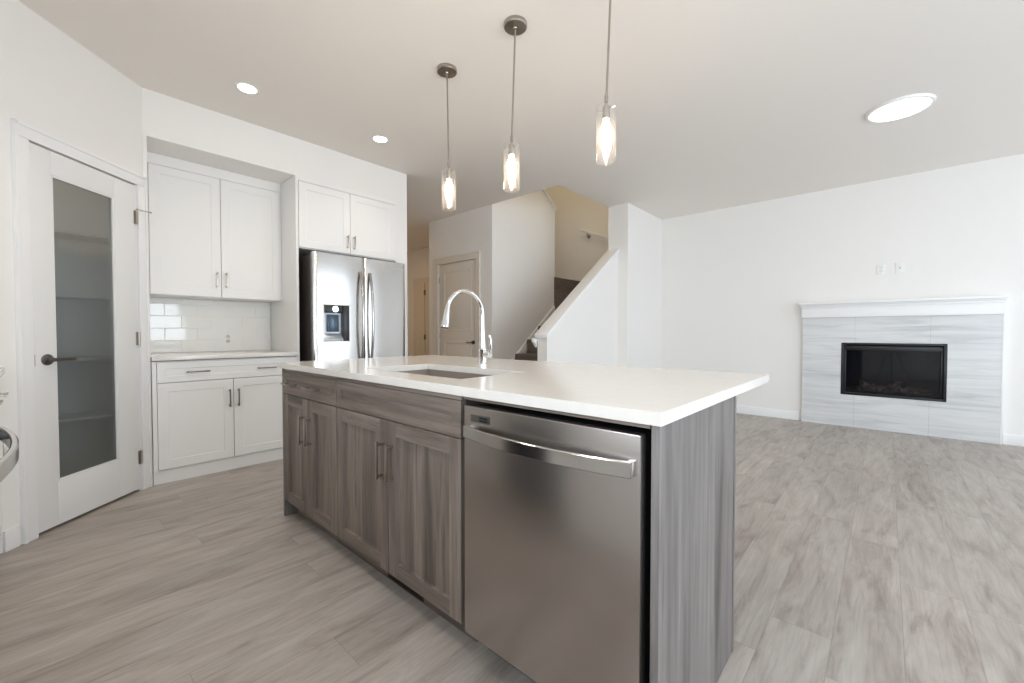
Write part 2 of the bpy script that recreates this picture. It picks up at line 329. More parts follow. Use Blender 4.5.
def shaker_bm(x0, x1, z0, z1, y=0, t=.02, fr=.06, rec=.008, slope=.004):
    """shaker door / drawer front, face at y (towards -y)"""
    bm = bmesh.new()
    def rect(a, yy): return [bm.verts.new((x, yy, z)) for x, z in ((x0 + a, z0 + a), (x1 - a, z0 + a), (x1 - a, z1 - a), (x0 + a, z1 - a))]
    f = fr; L0 = rect(0, y + t); L1 = rect(0, y + .0015); L2 = rect(.0015, y); L3 = rect(f, y); L4 = rect(f + slope, y + rec)
    bm.faces.new(L0)
    q = [bm.verts.new((x, y, z)) for x, z in ((x0 + f, z0 + .0015), (x1 - f, z0 + .0015), (x1 - f, z1 - .0015), (x0 + f, z1 - .0015))]
    bm.faces.new((L2[0], q[0], L3[0], L3[3], q[3], L2[3])); bm.faces.new((q[1], L2[1], L2[2], q[2], L3[2], L3[1]))
    bm.faces.new((q[0], q[1], L3[1], L3[0])); bm.faces.new((L3[3], L3[2], q[2], q[3]))
    for A, Bq in ((L0, L1), (L1, L2), (L3, L4)):
        for k in range(4): bm.faces.new((A[k], A[(k + 1) % 4], Bq[(k + 1) % 4], Bq[k]))
    bm.faces.new(L4[::-1]); bmesh.ops.recalc_face_normals(bm, faces=bm.faces)
    return bm
def shaker(name, m, parent, *a, m2=None, **k):
    b = B(); b.merge(shaker_bm(*a, **k)); o = b.done(name, m, parent)
    if m2:      # rails (top and bottom of the frame) with horizontal grain
        o.data.materials.append(m2); x0, x1, z0, z1 = a[:4]; f = k['fr']
        for p in o.data.polygons:
            c = p.center
            if abs(p.normal.y) > .9 and (c.z < z0 + f or c.z > z1 - f) and x0 + f < c.x < x1 - f and p.area < .9 * (x1 - x0) * (z1 - z0) * .5: p.material_index = 1
    return o
def pull(parent, x, z, L=.14, vert=True, y=0, m=None, off=.03):
    """square bar pull standing off a front at y"""
    b = B(); h = L / 2; q = .0045
    if vert:
        b.box(x - q, x + q, y - off - q, y - off + q, z - h, z + h, .0012)
        for s in (-1, 1): b.box(x - q, x + q, y - off, y + .001, z + s * (h - .012) - q, z + s * (h - .012) + q, .001)
    else:
        b.box(x - h, x + h, y - off - q, y - off + q, z - q, z + q, .0012)
        for s in (-1, 1): b.box(x + s * (h - .012) - q, x + s * (h - .012) + q, y - off, y + .001, z - q, z + q, .001)
    return b.done('handle', m or M['nickel'], parent)
def carcass(parent, w, y0, y1, z0, z1, m, t=.018, top=True):
    b = B(); b.box(0, t, y0, y1, z0, z1); b.box(w - t, w, y0, y1, z0, z1); b.box(t, w - t, y0, y1, z0, z0 + t); b.box(t, w - t, y1 - .006, y1, z0 + t, z1)
    b.box(t, w - t, y0, y0 + .08, z1 - t, z1); b.box(t, w - t, y1 - .08, y1 - .006, z1 - t, z1)
    if top: b.box(t, w - t, y0 + .08, y1 - .08, z1 - t, z1)
    return b.done('carcass', m, parent)

# ------------------------------------------------------------------ room shell
CZ = 2.8
XK = -3.88            # kitchen wall face
XS = -2.84            # edge of stair opening
YF = 6.24             # fireplace wall face
XR = 3.4
b = B(); b.box(-8.3, XR + .1, -.95, YF + .2, -.12, 0); struct(b.done('floor', M['floor']))
b = B(); b.box(-8.3, XR + .1, -.95, 3.97, CZ, CZ + .25); b.box(XS, XR + .1, 3.97, YF + .2, CZ, CZ + .25); b.box(-8.3, -5.31, 3.97, 5.2, CZ, CZ + .25)
struct(b.done('ceiling', M['ceiling']))
# kitchen wall with the niche for the cabinets
b = B(); b.box(-4.62, -4.52, .458, 2.61, 0, 2.475); b.box(-4.62, XK, .458, 2.61, 2.475, CZ)
b.box(-4.52, XK, .458, .478, 0, 2.475); b.box(-4.52, XK, 2.468, 2.61, 0, 2.475)
struct(b.done('wall_kitchen', M['wall']))
# 45 degree pantry wall : local x along the wall (left to right), -y towards the room
PW = thing('wall_pantry', '', ''); del PW['label']; del PW['category']; struct(PW); at(PW, (-3.248, -.174, 0), R(135))
LW = .8937
b = B(); b.box(0, .145, 0, .1, 0, CZ); b.box(.832, LW, 0, .1, 0, CZ); b.box(.145, .832, 0, .1, 2.118, CZ); b.done('wall_panel', M['wall'], PW)
# pantry inside
b = B(); b.box(-4.62, -4.52, -.85, .458, 0, CZ); struct(b.done('wall_pantry_side', M['wall']))
b = B(); b.box(-3.348, -3.248, -.85, -.174, 0, CZ); struct(b.done('wall_return', M['wall']))
W3 = (1.2, 3.0, .06, 2.16); W4 = (-1.10, -.20, 1.08, 2.12)  # unseen back-wall openings, made up to let the added fill in
b = B(); b.box(-4.62, W4[0], -.95, -.85, 0, CZ); b.box(W4[1], W3[0], -.95, -.85, 0, CZ); b.box(W4[0], W4[1], -.95, -.85, 0, W4[2]); b.box(W4[0], W4[1], -.95, -.85, W4[3], CZ); b.box(W3[1], XR + .1, -.95, -.85, 0, CZ); b.box(W3[0], W3[1], -.95, -.85, 0, W3[2]); b.box(W3[0], W3[1], -.95, -.85, W3[3], CZ); struct(b.done('wall_back', M['wall']))
# right wall with two window openings
b = B(); W1 = (.45, 2.15, .06, 2.16); W2 = (3.85, 5.65, .12, 2.62)
b.box(XR, XR + .1, -.85, W1[0], 0, CZ); b.box(XR, XR + .1, W1[1], W2[0], 0, CZ); b.box(XR, XR + .1, W2[1], YF, 0, CZ)
for W in (W1, W2): b.box(XR, XR + .1, W[0], W[1], 0, W[2]); b.box(XR, XR + .1, W[0], W[1], W[3], CZ)
struct(b.done('wall_right', M['wall']))
for i, W in enumerate((W1, W2, W3, W4)):  # the last two are the added back-wall windows
    r = thing('window_%d' % (i + 1), '', ''); del r['label']; del r['category']; struct(r); at(r, (XR, (W[0] + W[1]) / 2, W[2]))
    if i > 1: at(r, ((W[0] + W[1]) / 2, -.85, W[2]), R(-90))
    hw = (W[1] - W[0]) / 2; h = W[3] - W[2]; f = B()
    f.box(.02, .08, -hw, -hw + .06, 0, h, .003); f.box(.02, .08, hw - .06, hw, 0, h, .003); f.box(.02, .08, -hw + .06, hw - .06, 0, .06, .003); f.box(.02, .08, -hw + .06, hw - .06, h - .06, h, .003); f.box(.02, .08, -.035, .035, .06, h - .06, .003)
    f.done('window_frame', M['trim'], r)
    g = B(); g.box(.048, .052, -hw + .06, -.035, .06, h - .06); g.box(.048, .052, .035, hw - .06, .06, h - .06); g.done('window_glass', M['windowglass'], r)
    c = B(); c.box(-.015, 0, -hw - .08, -hw, -.08 if i in (1, 3) else -W[2], h + .08, .003); c.box(-.015, 0, hw, hw + .08, -.08 if i in (1, 3) else -W[2], h + .08, .003); c.box(-.015, 0, -hw, hw, h, h + .08, .003)
    if i in (1, 3): c.box(-.03, 0, -hw, hw, -.03, 0, .003)
    c.done('window_casing', M['trim'], r)
# fireplace wall with the firebox hole
FX0, FX1, FZ0, FZ1 = -.395, .468, .372, .977
b = B(); b.box(-5.31, FX0, YF, YF + .2, 0, CZ); b.box(FX1, XR + .1, YF, YF + .2, 0, CZ); b.box(FX0, FX1, YF, YF + .2, 0, FZ0); b.box(FX0, FX1, YF, YF + .2, FZ1, CZ)
b.box(-5.31, XS, YF, YF + .2, CZ, 5.3); struct(b.done('wall_fireplace', M['wall']))
# column closing the stairs towards the living room
b = B(); b.box(XS, -2.555, 5.12, YF, 0, CZ); struct(b.done('wall_column', M['wall']))
# half wall beside the lower flight
zt = lambda y: 1.055 + (y - 3.56) * .723
b = B(); b.prism([(3.56, 0), (5.12, 0), (5.12, zt(5.12)), (3.56, zt(3.56))], 'YZ', -2.83, -2.70); struct(b.done('wall_stair', M['wall']))
b = B(); b.prism([(3.53, zt(3.53) + .002), (5.119, zt(5.119) + .002), (5.119, zt(5.119) + .04), (3.53, zt(3.53) + .04)], 'YZ', -2.85, -2.68, .004)
b.prism([(3.545, zt(3.545) - .02), (5.119, zt(5.119) - .02), (5.119, zt(5.119)), (3.545, zt(3.545))], 'YZ', -2.70, -2.688)
struct(b.done('trim_1', M['trim']))
# left wall of the stairs with sloping cap
b = B(); b.prism([(3.97, 0), (5.38, 0), (5.38, 3.03), (3.97, 4.04)], 'YZ', -4.05, -3.93); struct(b.done('wall_stair_left', M['wall']))
b = B(); b.prism([(3.97, 4.045), (5.40, 3.02), (5.40, 3.06), (3.97, 4.085)], 'YZ', -4.07, -3.905, .004); struct(b.done('trim_2', M['trim']))
# upper stairwell
b = B(); b.box(-5.31, -5.1, 4.091, YF, 0, 5.3); struct(b.done('wall_hall_right', M['wall']))
b = B(); b.box(XS, XS + .1, 3.97, YF, CZ + .25, 5.3); b.box(-5.31, XS + .1, 3.85, 3.97, CZ + .25, 5.3); struct(b.done('wall_upper', M['wall']))
b = B(); b.box(-5.31, XS + .1, 3.85, YF + .2, 5.3, 5.4); struct(b.done('ceiling_upper', M['ceiling']))
# hall wall with the panelled door (door_2), far hall wall
HD0, HD1, HDZ = -5.066, -4.247, 2.112
b = B(); b.box(-5.31, HD0 - .02, 3.97, 4.09, 0, CZ); b.box(HD1 + .02, -4.05, 3.97, 4.09, 0, CZ); b.box(HD0 - .02, HD1 + .02, 3.97, 4.09, HDZ + .02, CZ); struct(b.done('wall_hall', M['wall']))
b = B(); b.box(-8.3, -5.31, 5.10, 5.2, 0, CZ); struct(b.done('wall_hall_far', M['wall']))
b = B(); b.box(-8.3, -8.2, 2.61, 5.10, 0, CZ); struct(b.done('wall_hall_end', M['wall']))
b = B(); b.box(-8.3, -4.62, 2.51, 2.61, 0, CZ); struct(b.done('wall_hall_near', M['wall']))

# baseboards
def base(n, *bx):
    b = B()
    for (x0, x1, y0, y1) in bx: b.box(x0, x1, y0, y1, 0, .105, .004)
    struct(b.done('baseboard_' + n, M['trim']))
base('fireplace', (-2.54, -.80, YF - .014, YF), (.86, XR - .014, YF - .014, YF))
base('column', (-2.555, -2.541, 5.14, YF - .014))
base('stair', (-2.70, -2.686, 3.56, 5.12))
base('right', (XR - .014, XR, -.80, W1[0] - .08), (XR - .014, XR, W1[1] + .08, YF - .014))
base('hall', (-5.31, -5.145, 3.956, 3.97), (-8.2, -7.5, 5.086, 5.10))
b = B(); b.box(.002, .066, -.014, 0, 0, .105, .004); b.box(.868, LW - .002, -.014, 0, 0, .105, .004); b.done('baseboard', M['trim'], PW)

# ------------------------------------------------------------------ pantry door
def casing(parent, x0, x1, zt_, wd=.075, t=.018, head=.075, m=None):
    b = B()
    b.box(x0 - wd, x0, -t, 0, 0, zt_, .004); b.box(x1, x1 + wd, -t, 0, 0, zt_, .004); b.box(x0 - wd, x1 + wd, -t, 0, zt_, zt_ + head, .004)
    b.box(x0 - wd, x0 - wd + .018, -t - .006, -t, 0, zt_ + head, .003); b.box(x1 + wd - .018, x1 + wd, -t - .006, -t, 0, zt_ + head, .003); b.box(x0 - wd, x1 + wd, -t - .006, -t, zt_ + head - .018, zt_ + head, .003)
    return b.done('casing', m or M['trim'], parent)
D1 = thing('door_1', '', ''); del D1['label']; del D1['category']; struct(D1); at(D1, (-3.248, -.174, 0), R(135))
casing(D1, .152, .826, 2.102, .07)
b = B(); b.box(.146, .158, 0, .1, 0, 2.116); b.box(.82, .831, 0, .1, 0, 2.116); b.box(.158, .82, 0, .1, 2.104, 2.116); b.done('jamb', M['trim'], D1)
gx0, gx1, gz0, gz1 = .270, .657, .262, 1.966
dy0, dy1 = -.004, .034
b = B(); b.box(.163, gx0, dy0, dy1, .018, 2.095, .002); b.box(gx1, .815, dy0, dy1, .018, 2.095, .002); b.box(gx0, gx1, dy0, dy1, .018, gz0, .001); b.box(gx0, gx1, dy0, dy1, gz1, 2.095, .001)
leaf = b.done('door_leaf', M['door'], D1)
b = B()
for (a0, a1, c0, c1) in ((gx0, gx0 + .012, gz0, gz1), (gx1 - .012, gx1, gz0, gz1), (gx0, gx1, gz0, gz0 + .012), (gx0, gx1, gz1 - .012, gz1)): b.box(a0, a1, dy0 + .002, dy0 + .012, c0, c1, .002)
b.done('glazing_bead', M['door'], D1)
b = B(); n = 26; wv = (gx1 - gx0 - .002) / n; prof = []
for k in range(n):
    x = gx0 + .001 + k * wv
    for q in range(4): u = q / 4; prof.append((x + u * wv, .012 - .0035 * math.sin(PI * u)))
prof.append((gx1 - .001, .012)); prof += [(gx1 - .001, .017), (gx0 + .001, .017)]
b.prism(prof, 'XY', gz0 + .001, gz1 - .001); b.done('reeded_glass', M['reeded'], D1)
b = B(); hx, hz = .226, .946
rot = Matrix.Rotation(R(90), 4, 'X')
b.lathe([(0, .0), (.030, 0), (.031, .004), (.028, .010), (.013, .013), (.011, .040), (.0, .042)], (hx, dy0, hz), 28, rot)
b.done('handle_rose', M['darknickel'], D1)
b = B(); b.strap([(hx - .008, dy0 - .045, hz), (hx + .03, dy0 - .047, hz), (hx + .08, dy0 - .045, hz), (hx + .118, dy0 - .038, hz - .001)], .005, .0095, bev=.003); b.done('handle_lever', M['darknickel'], D1)
for hz_ in (1.879, 1.053, .234):
    b = B(); b.cyl((.8175, dy0 - .007, hz_ - .045), (.8175, dy0 - .007, hz_ + .045), .0065, 14); b.box(.800, .8165, dy0 - .002, dy0, hz_ - .045, hz_ + .045); b.box(.8185, .826, -.002, 0, hz_ - .045, hz_ + .045); b.done('hinge', M['nickel'], D1)
b = B(); b.cyl((.8175, -.016, 1.93), (.8175, -.016, 1.938), .006, 10); b.cyl((.8175, -.014, 1.934), (.885, -.045, 1.934), .003, 10); b.cyl((.885, -.045, 1.934), (.893, -.049, 1.934), .0055, 10); b.done('door_stop', M['nickel'], D1)
b = B(); b.box(.1645, .167, dy0 - .001, dy0 + .01, .915, .975); b.done('latch_plate', M['nickel'], D1)
# shelves in the pantry, L shaped along its two inner walls
for k, z in enumerate((1.78, 1.34, .895, .47)):
    b = B(); b.prism([(-4.519, .455), (-4.519, -.849), (-3.40, -.849), (-3.40, -.60), (-4.22, -.60), (-4.22, .30), (-4.22, .455)], 'XY', z, z + .02, .002)
    tag(b.done('pantry_shelf', M['shelf']), 'white pantry shelf behind the reeded glass, ' + ('topmost', 'second from the top', 'second from the floor', 'lowest')[k] + ' of four', 'shelf', 'pantry shelves')

area_light('pantry_fill', (-4.0, -.35, 2.78), (0, 0, 0), .15, .15, 2.2, WARM, 'DISK')  # added unseen lamp, lifts the shelves behind the reeded glass

# ------------------------------------------------------------------ hall doors
D2 = thing('door_2', '', ''); del D2['label']; del D2['category']; struct(D2); at(D2, (HD0, 3.97, 0))
w_ = HD1 - HD0
def moulded_leaf(parent, x0, x1, z1, panels, y=.0, m=None):
    bm = bmesh.new(); t = .036
    b = B(); b.box(x0, x1, y, y + t, .01, z1, .002); o = b.done('door_leaf', m or M['hallpaint'], parent)
    for (px0, px1, pz0, pz1) in panels:
        p = B(); s = .02
        for (a0, a1, c0, c1) in ((px0, px1, pz0, pz0 + s), (px0, px1, pz1 - s, pz1), (px0, px0 + s, pz0 + s, pz1 - s), (px1 - s, px1, pz0 + s, pz1 - s)): p.box(a0, a1, y - .008, y + .001, c0, c1, .0035)
        p.box(px0 + .045, px1 - .045, y - .006, y + .001, pz0 + .045, pz1 - .045, .005); p.done('door_panel', m or M['hallpaint'], parent)
    return o
casing(D2, -.005, w_ + .005, HDZ + .006, .085, .02, .095, M['hallpaint'])
moulded_leaf(D2, 0, w_, HDZ, ((.11, w_ - .11, 1.12, 2.0), (.11, w_ - .11, .24, .96)), .012)
b = B(); b.box(-.019, -.004, 0, .11, 0, HDZ + .018); b.box(w_ + .004, w_ + .019, 0, .11, 0, HDZ + .018); b.box(-.004, w_ + .004, 0, .11, HDZ + .004, HDZ + .018); b.done('jamb', M['hallpaint'], D2)
b = B(); b.lathe([(0, 0), (.028, 0), (.028, .008), (.011, .012), (.010, .045), (0, .047)], (w_ - .062, .012, .955), 24, rot); b.strap([(w_ - .054, -.035, .955), (w_ - .11, -.037, .955), (w_ - .175, -.03, .953)], .005, .008); b.done('handle', M['darknickel'], D2)
for z in (1.88, 1.05, .25):
    b = B(); b.cyl((-.001, .008, z - .045), (-.001, .008, z + .045), .007, 12); b.done('hinge', M['nickel'], D2)

D3 = thing('door_3', '', ''); del D3['label']; del D3['category']; struct(D3); at(D3, (-7.24, 5.10, 0))
casing(D3, 0, .90, 2.12, .085, .02, .085, M['hallpaint'])
moulded_leaf(D3, .115, .27, 2.10, (), -.004); b = B(); b.box(.0, .115, -.012, .0, 0, 2.12, .003); b.done('jamb', M['hallpaint'], D3)
moulded_leaf(D3, .285, .89, 2.10, ((.36, .82, 1.15, 1.98), (.36, .82, .24, .98)), -.004)
b = B(); b.box(.2705, .2845, -.001, .0, .01, 2.1); b.done('hinge_gap', M['black'], D3)
for z in (1.90, 1.00, .25):
    b = B(); b.cyl((.278, -.012, z - .05), (.278, -.012, z + .05), .012, 12); b.box(.25, .306, -.008, -.004, z - .05, z + .05); b.done('hinge', M['darknickel'], D3)

# ------------------------------------------------------------------ staircase
ST = thing('staircase', 'dark carpeted stairs rising behind the sloping white half wall', 'stairs', (-3.38, 3.79, 0))
o0 = Vector((-3.38, 3.79, 0)); rise = .1986
def st(poly, z0, z1):
    b = B(); b.prism([(p[0] - o0.x, p[1] - o0.y) for p in poly], 'XY', z0, z1 - .03)
    b.prism([(p[0] - o0.x, p[1] - o0.y) for p in poly], 'XY', z1 - .03, z1, .01); b.done('stair_step', M['carpet'], ST)
for k in range(6):
    y = 3.61 + .262 * k; y2 = y + .262 if k < 5 else 5.362; st([(-3.905, y), (-2.842, y), (-2.842, y2), (-3.905, y2)], 0.001, rise * (k + 1))
pv = (-3.925, 5.362)
st([pv, (-2.842, 5.362), (-2.842, 5.95)], .001, rise * 7)
st([pv, (-2.842, 5.95), (-2.842, YF - .002), (-3.42, YF - .002)], .001, 1.585)
st([pv, (-3.42, YF - .002), (-3.925, YF - .002)], .001, 1.78)
st([(-5.098, 5.39), pv, (-3.925, YF - .002), (-5.098, YF - .002)], .001, 1.975)
for k in range(5):
    y = 5.388 - .262 * k; st([(-5.098, y), (-5.098, y - .26), (-4.055, y - .26), (-4.055, y)], 1.6 + .18 * k, 1.975 + rise * (k + 1))
b = B(); sk = lambda y: .80 * (y - 4.446) + .785
b.prism([(4.0 - o0.y, sk(4.0) - .15), (5.36 - o0.y, sk(5.36) - .15), (5.36 - o0.y, sk(5.36)), (4.0 - o0.y, sk(4.0))], 'YZ', -3.928 - o0.x, -3.908 - o0.x, .002)
b.done('skirt_board', M['trim'], ST)
b = B(); b.box(-5.09 - o0.x, -3.93 - o0.x, YF - .016 - o0.y, YF - .003 - o0.y, 1.977, 2.06, .003); b.done('skirt_board', M['trim'], ST)
# handrail on the back wall of the stairs
HR = thing('handrail', 'white handrail on brackets on the tan wall above the stairs', 'handrail', (-3.7, YF, 2.7))
b = B(); b.strap([(-.25, -.07, .16), (.86, -.07, -.284)], .02, .02, bev=.006); b.done('rail', M['trim'], HR)
for x in (-.13, .62):
    z = .06 - (x) * .4; b = B(); b.lathe([(0, 0), (.03, 0), (.03, .008), (0, .012)], (x, -.001, z - .07), 20, rot); b.tube([(x, -.005, z - .07), (x, -.05, z - .07), (x, -.07, z - .02)], .008, 10); b.done('bracket', M['nickel'], HR)
b = B(); b.prism([(3.54, .96), (3.56, .93), (3.56, 1.03), (3.50, 1.03), (3.50, 1.0)], 'YZ', -2.868, -2.836, .003)
b.tube([(-2.852, 3.56, 1.01), (-2.852, 4.4, 1.62), (-2.852, 5.0, 2.055)], .016, 12)
tag(b.done('handrail', M['trim']), 'white handrail along the inner side of the sloping half wall', 'handrail')

# ------------------------------------------------------------------ fireplace
FP = thing('fireplace', 'gas fireplace with veined pale grey tile surround, black firebox and white mantel', 'fireplace', (.03, YF, 0))
ox = .03
b = B(); y0, y1 = -.05, 0; L_, R_, T_ = -.768 - ox, .835 - ox, 1.272
b.box(L_, FX0 - ox, y0, y1, .001, T_); b.box(FX1 - ox, R_, y0, y1, .001, T_); b.box(FX0 - ox, FX1 - ox, y0, y1, .001, FZ0); b.box(FX0 - ox, FX1 - ox, y0, y1, FZ1, T_); b.done('tile_surround', M['stone'], FP)
b = B(); m0, m1 = -.776 - ox, .840 - ox
b.box(m0, m1, -.095, -.001, 1.272, 1.40, .003); b.box(m0 - .006, m1 + .006, -.107, -.001, 1.385, 1.41, .004); b.box(m0 - .012, m1 + .010, -.12, -.001, 1.41, 1.425, .004); b.box(m0 - .026, m1 + .014, -.15, -.001, 1.425, 1.452, .004)
b.done('mantel', M['trim'], FP)
b = B(); b.box(R_, R_ + .016, -.052, -.001, 0.001, 1.272, .002); b.done('edge_trim', M['trim'], FP)
fx0, fx1 = FX0 - ox + .002, FX1 - ox - .002; fz0, fz1 = FZ0 + .002, FZ1 - .002
b = B(); s = .022
b.box(fx0, fx0 + s, -.045, .05, fz0, fz1, .002); b.box(fx1 - s, fx1, -.045, .05, fz0, fz1, .002); b.box(fx0 + s, fx1 - s, -.045, .05, fz1 - s, fz1, .002); b.box(fx0 + s, fx1 - s, -.045, .05, fz0, fz0 + s, .002)
b.box(fx0 + s, fx1 - s, -.01, .05, fz1 - .085, fz1 - s - .012, .002); b.box(fx0 + s, fx0 + s + .02, .0, .05, fz0 + s, fz1 - .06, .002); b.box(fx1 - s - .02, fx1 - s, .0, .05, fz0 + s, fz1 - .06, .002)
b.done('firebox_frame', M['blackmetal'], FP)
b = B(); D = .42
b.box(fx0, fx1, .05, D, fz0 - .0, fz0 + .02); b.box(fx0, fx1, .05, D, fz1 - .02, fz1); b.box(fx0, fx0 + .02, .05, D, fz0 + .02, fz1 - .02); b.box(fx1 - .02, fx1, .05, D, fz0 + .02, fz1 - .02); b.box(fx0, fx1, D, D + .02, fz0, fz1)
b.done('firebox', mat('firebox_liner', srgb(52, 54, 58), .5, .2), FP)
b = B(); b.box(fx0 + .042, fx1 - .042, .028, .032, fz0 + .022, fz1 - .085); b.done('firebox_glass', M['fireglass'], FP)
for i, (x, y, z, a, L, r) in enumerate(((-.20, .20, .455, 25, .17, .033), (-.10, .15, .45, -20, .20, .032), (.0, .22, .455, 10, .20, .036), (.04, .18, .50, 40, .15, .028), (.14, .16, .445, -8, .20, .032), (.24, .2, .445, -15, .22, .034), (-.22, .17, .49, -50, .1, .026))):
    b = B(); d = Vector((math.cos(R(a)), .25 * math.sin(i * 2.1), math.sin(R(a)) * .6)).normalized() * L / 2; c = Vector((x, y, z)); pts = []; rr = []
    for k in range(9):
        u = k / 4 - 1; pts.append(c + d * u + Vector((0, .006 * math.sin(k * 1.7 + i), .007 * math.sin(k * 2.3 + i)))); rr.append(r * (1 - .35 * abs(u) ** 3) * (1 + .12 * math.sin(k * 2.9 + i)))
    b.tube(pts, rr, 10); b.done('log', M['log'], FP)
b = B(); b.box(fx0 + .15, fx1 - .15, .10, .30, fz0 + .02, fz0 + .045, .004); b.done('burner', M['blackmetal'], FP)
b = B(); b.tube([(.02, .26, .90), (-.12, .2, .56)], .006, 8); b.tube([(.03, .26, .90), (.17, .2, .54)], .006, 8); b.tube([(.025, .27, .92), (.02, .27, .5)], .008, 8); b.done('reflection_rod', M['blackmetal'], FP)  # added rods draw the dark inverted-V reflection in the firebox
for x, lb, kind in ((-.06, 'white power outlet plate above the mantel, left of two', 'o'), (.097, 'white cable outlet plate above the mantel, right of two', 'c')):
    t = thing('wall_outlet', lb, 'outlet', (x, YF, 1.80), 0, 'wall plates above the mantel')
    b = B(); b.box(-.036, .036, -.006, 0, -.058, .058, .003); b.done('cover_plate', M['plastic'], t)
    b = B()
    if kind == 'o':
        for z in (-.02, .02): b.lathe([(.0, 0), (.017, 0), (.017, .002), (0, .002)], (0, -.006, z), 20, rot)
        b.done('socket', mat('socket_white', srgb(222, 222, 220), .4), t)
    else: b.lathe([(0, 0), (.008, 0), (.008, .006), (0, .006)], (0, -.006, 0), 16, rot); b.done('connector', M['nickel'], t)

# ------------------------------------------------------------------ kitchen island
YI = .92; CT0, CT1 = .885, .916
TOP = CT0 - .003
def island_unit(x0, w, label, pulls_drawer):
    t = thing('base_cabinet', label, 'cabinet', (x0, YI, 0), 0, None)
    carcass(t, w, .021, .61, .095, TOP, M['carcass'], top=False)
    d = shaker('drawer', M['woodx'], t, .002, w - .002, .738, .865, fr=.044, rec=.009, slope=.002)
    for px in pulls_drawer: pull(d, px, .800, .145, False)
    mid = w / 2
    for k, (a, c) in enumerate(((.002, mid - .0015), (mid + .0015, w - .002))):
        dd = shaker('door', M['woodz'], t, a, c, .102, .734, fr=.060, rec=.014, slope=.002, m2=M['woodx'])
        pull(dd, mid - .036 if k == 0 else mid + .036, .569, .155)
    b = B(); b.box(.001, w - .001, .003, .021, .867, TOP); b.done('top_rail', M['woodx'], t)
    return t
U1 = island_unit(-2.643, .672, 'narrow grey wood island cabinet at the far end, two pulls on its drawer', (.125, .417))
U2 = island_unit(-1.968, .909, 'wide grey wood island sink cabinet with plain false drawer, left of the dishwasher', ())
E1 = thing('end_panel', 'grey wood end panel of the island at its far left end', 'panel', (-2.655, YI, 0))
b = B(); b.box(-.01, .01, 0, .62, .001, TOP, .001); b.done('panel_board', M['woodend'], E1)
E2 = thing('end_panel', 'large grey wood end panel of the island right of the dishwasher', 'panel', (-.388, YI, 0))
b = B(); b.box(-.01, .01, 0, .62, .001, TOP, .001); b.done('panel_board', M['woodend'], E2)
b = B(); b.box(-2.667, -.376, 1.541, 1.559, .001, TOP, .001); tag(b.done('back_panel', M['woodend']), 'grey wood back panel closing the island on its seating side', 'panel')
b = B(); b.box(-2.643, -1.060, .992, 1.008, .001, .094)
tag(b.done('toe_kick', M['woodx']), 'recessed dark grey wood toe kick under the island cabinets', 'toe kick')
VT = thing('floor_vent', 'dark brown slotted vent in the toe kick under the sink cabinet', 'vent', (-1.50, .991, .05))
b = B(); b.box(-.13, .13, -.004, .0, -.04, .04, .001); b.done('vent_plate', mat('brown_metal', srgb(48, 36, 32), .5, .3), VT)
b = B()
for k in range(9): b.box(-.12, .12, -.006, -.004, -.034 + k * .0075, -.031 + k * .0075, .0005)
b.done('louvre', mat('brown_metal_louvre', srgb(50, 38, 34), .5, .3), VT)
# filler above dishwasher
b = B(); b.box(-1.053, -.403, .926, .942, .872, TOP); tag(b.done('filler_strip', M['woodx']), 'thin grey wood strip between dishwasher and countertop', 'trim')

# countertop with the sink opening
b = B(); xs = [-2.70, -1.944, -1.2145, -.368]; ys = [.904, 1.055, 1.443, 2.045]; t = bmesh.new()
vv = [[t.verts.new((x, y, CT0)) for y in ys] for x in xs]; fs = []
for i in range(3):
    for j in range(3):
        if (i, j) != (1, 1): fs.append(t.faces.new((vv[i][j], vv[i + 1][j], vv[i + 1][j + 1], vv[i][j + 1])))
r = bmesh.ops.extrude_face_region(t, geom=fs); bmesh.ops.translate(t, vec=(0, 0, CT1 - CT0), verts=[g for g in r['geom'] if isinstance(g, bmesh.types.BMVert)])
bmesh.ops.recalc_face_normals(t, faces=t.faces)
bmesh.ops.bevel(t, geom=[e for e in t.edges if len(e.link_faces) == 2 and e.calc_face_angle(0) > 1], offset=.0018, segments=2, affect='EDGES')
b.merge(t); tag(b.done('countertop', M['quartz']), 'large white quartz countertop on the grey island with a sink cut-out', 'countertop')
SK = thing('sink', 'undermount stainless steel sink set in the island countertop', 'sink', (-1.579, 1.249, .66))
b = B(); X, Y, Dp, tt = .370, .200, .0, .003; zt_ = CT0 - .66 - .001
b.box(-X - tt, -X, -Y - tt, Y + tt, 0, zt_); b.box(X, X + tt, -Y - tt, Y + tt, 0, zt_); b.box(-X, X, -Y - tt, -Y, 0, zt_); b.box(-X, X, Y, Y + tt, 0, zt_); b.box(-X, X, -Y, Y, 0, .004)
b.done('basin', M['sinksteel'], SK)
b = B(); b.lathe([(0, .006), (.03, .006), (.045, .009), (.045, .004), (0, .004)], (0, .05, 0)); b.done('drain', M['chrome'], SK)

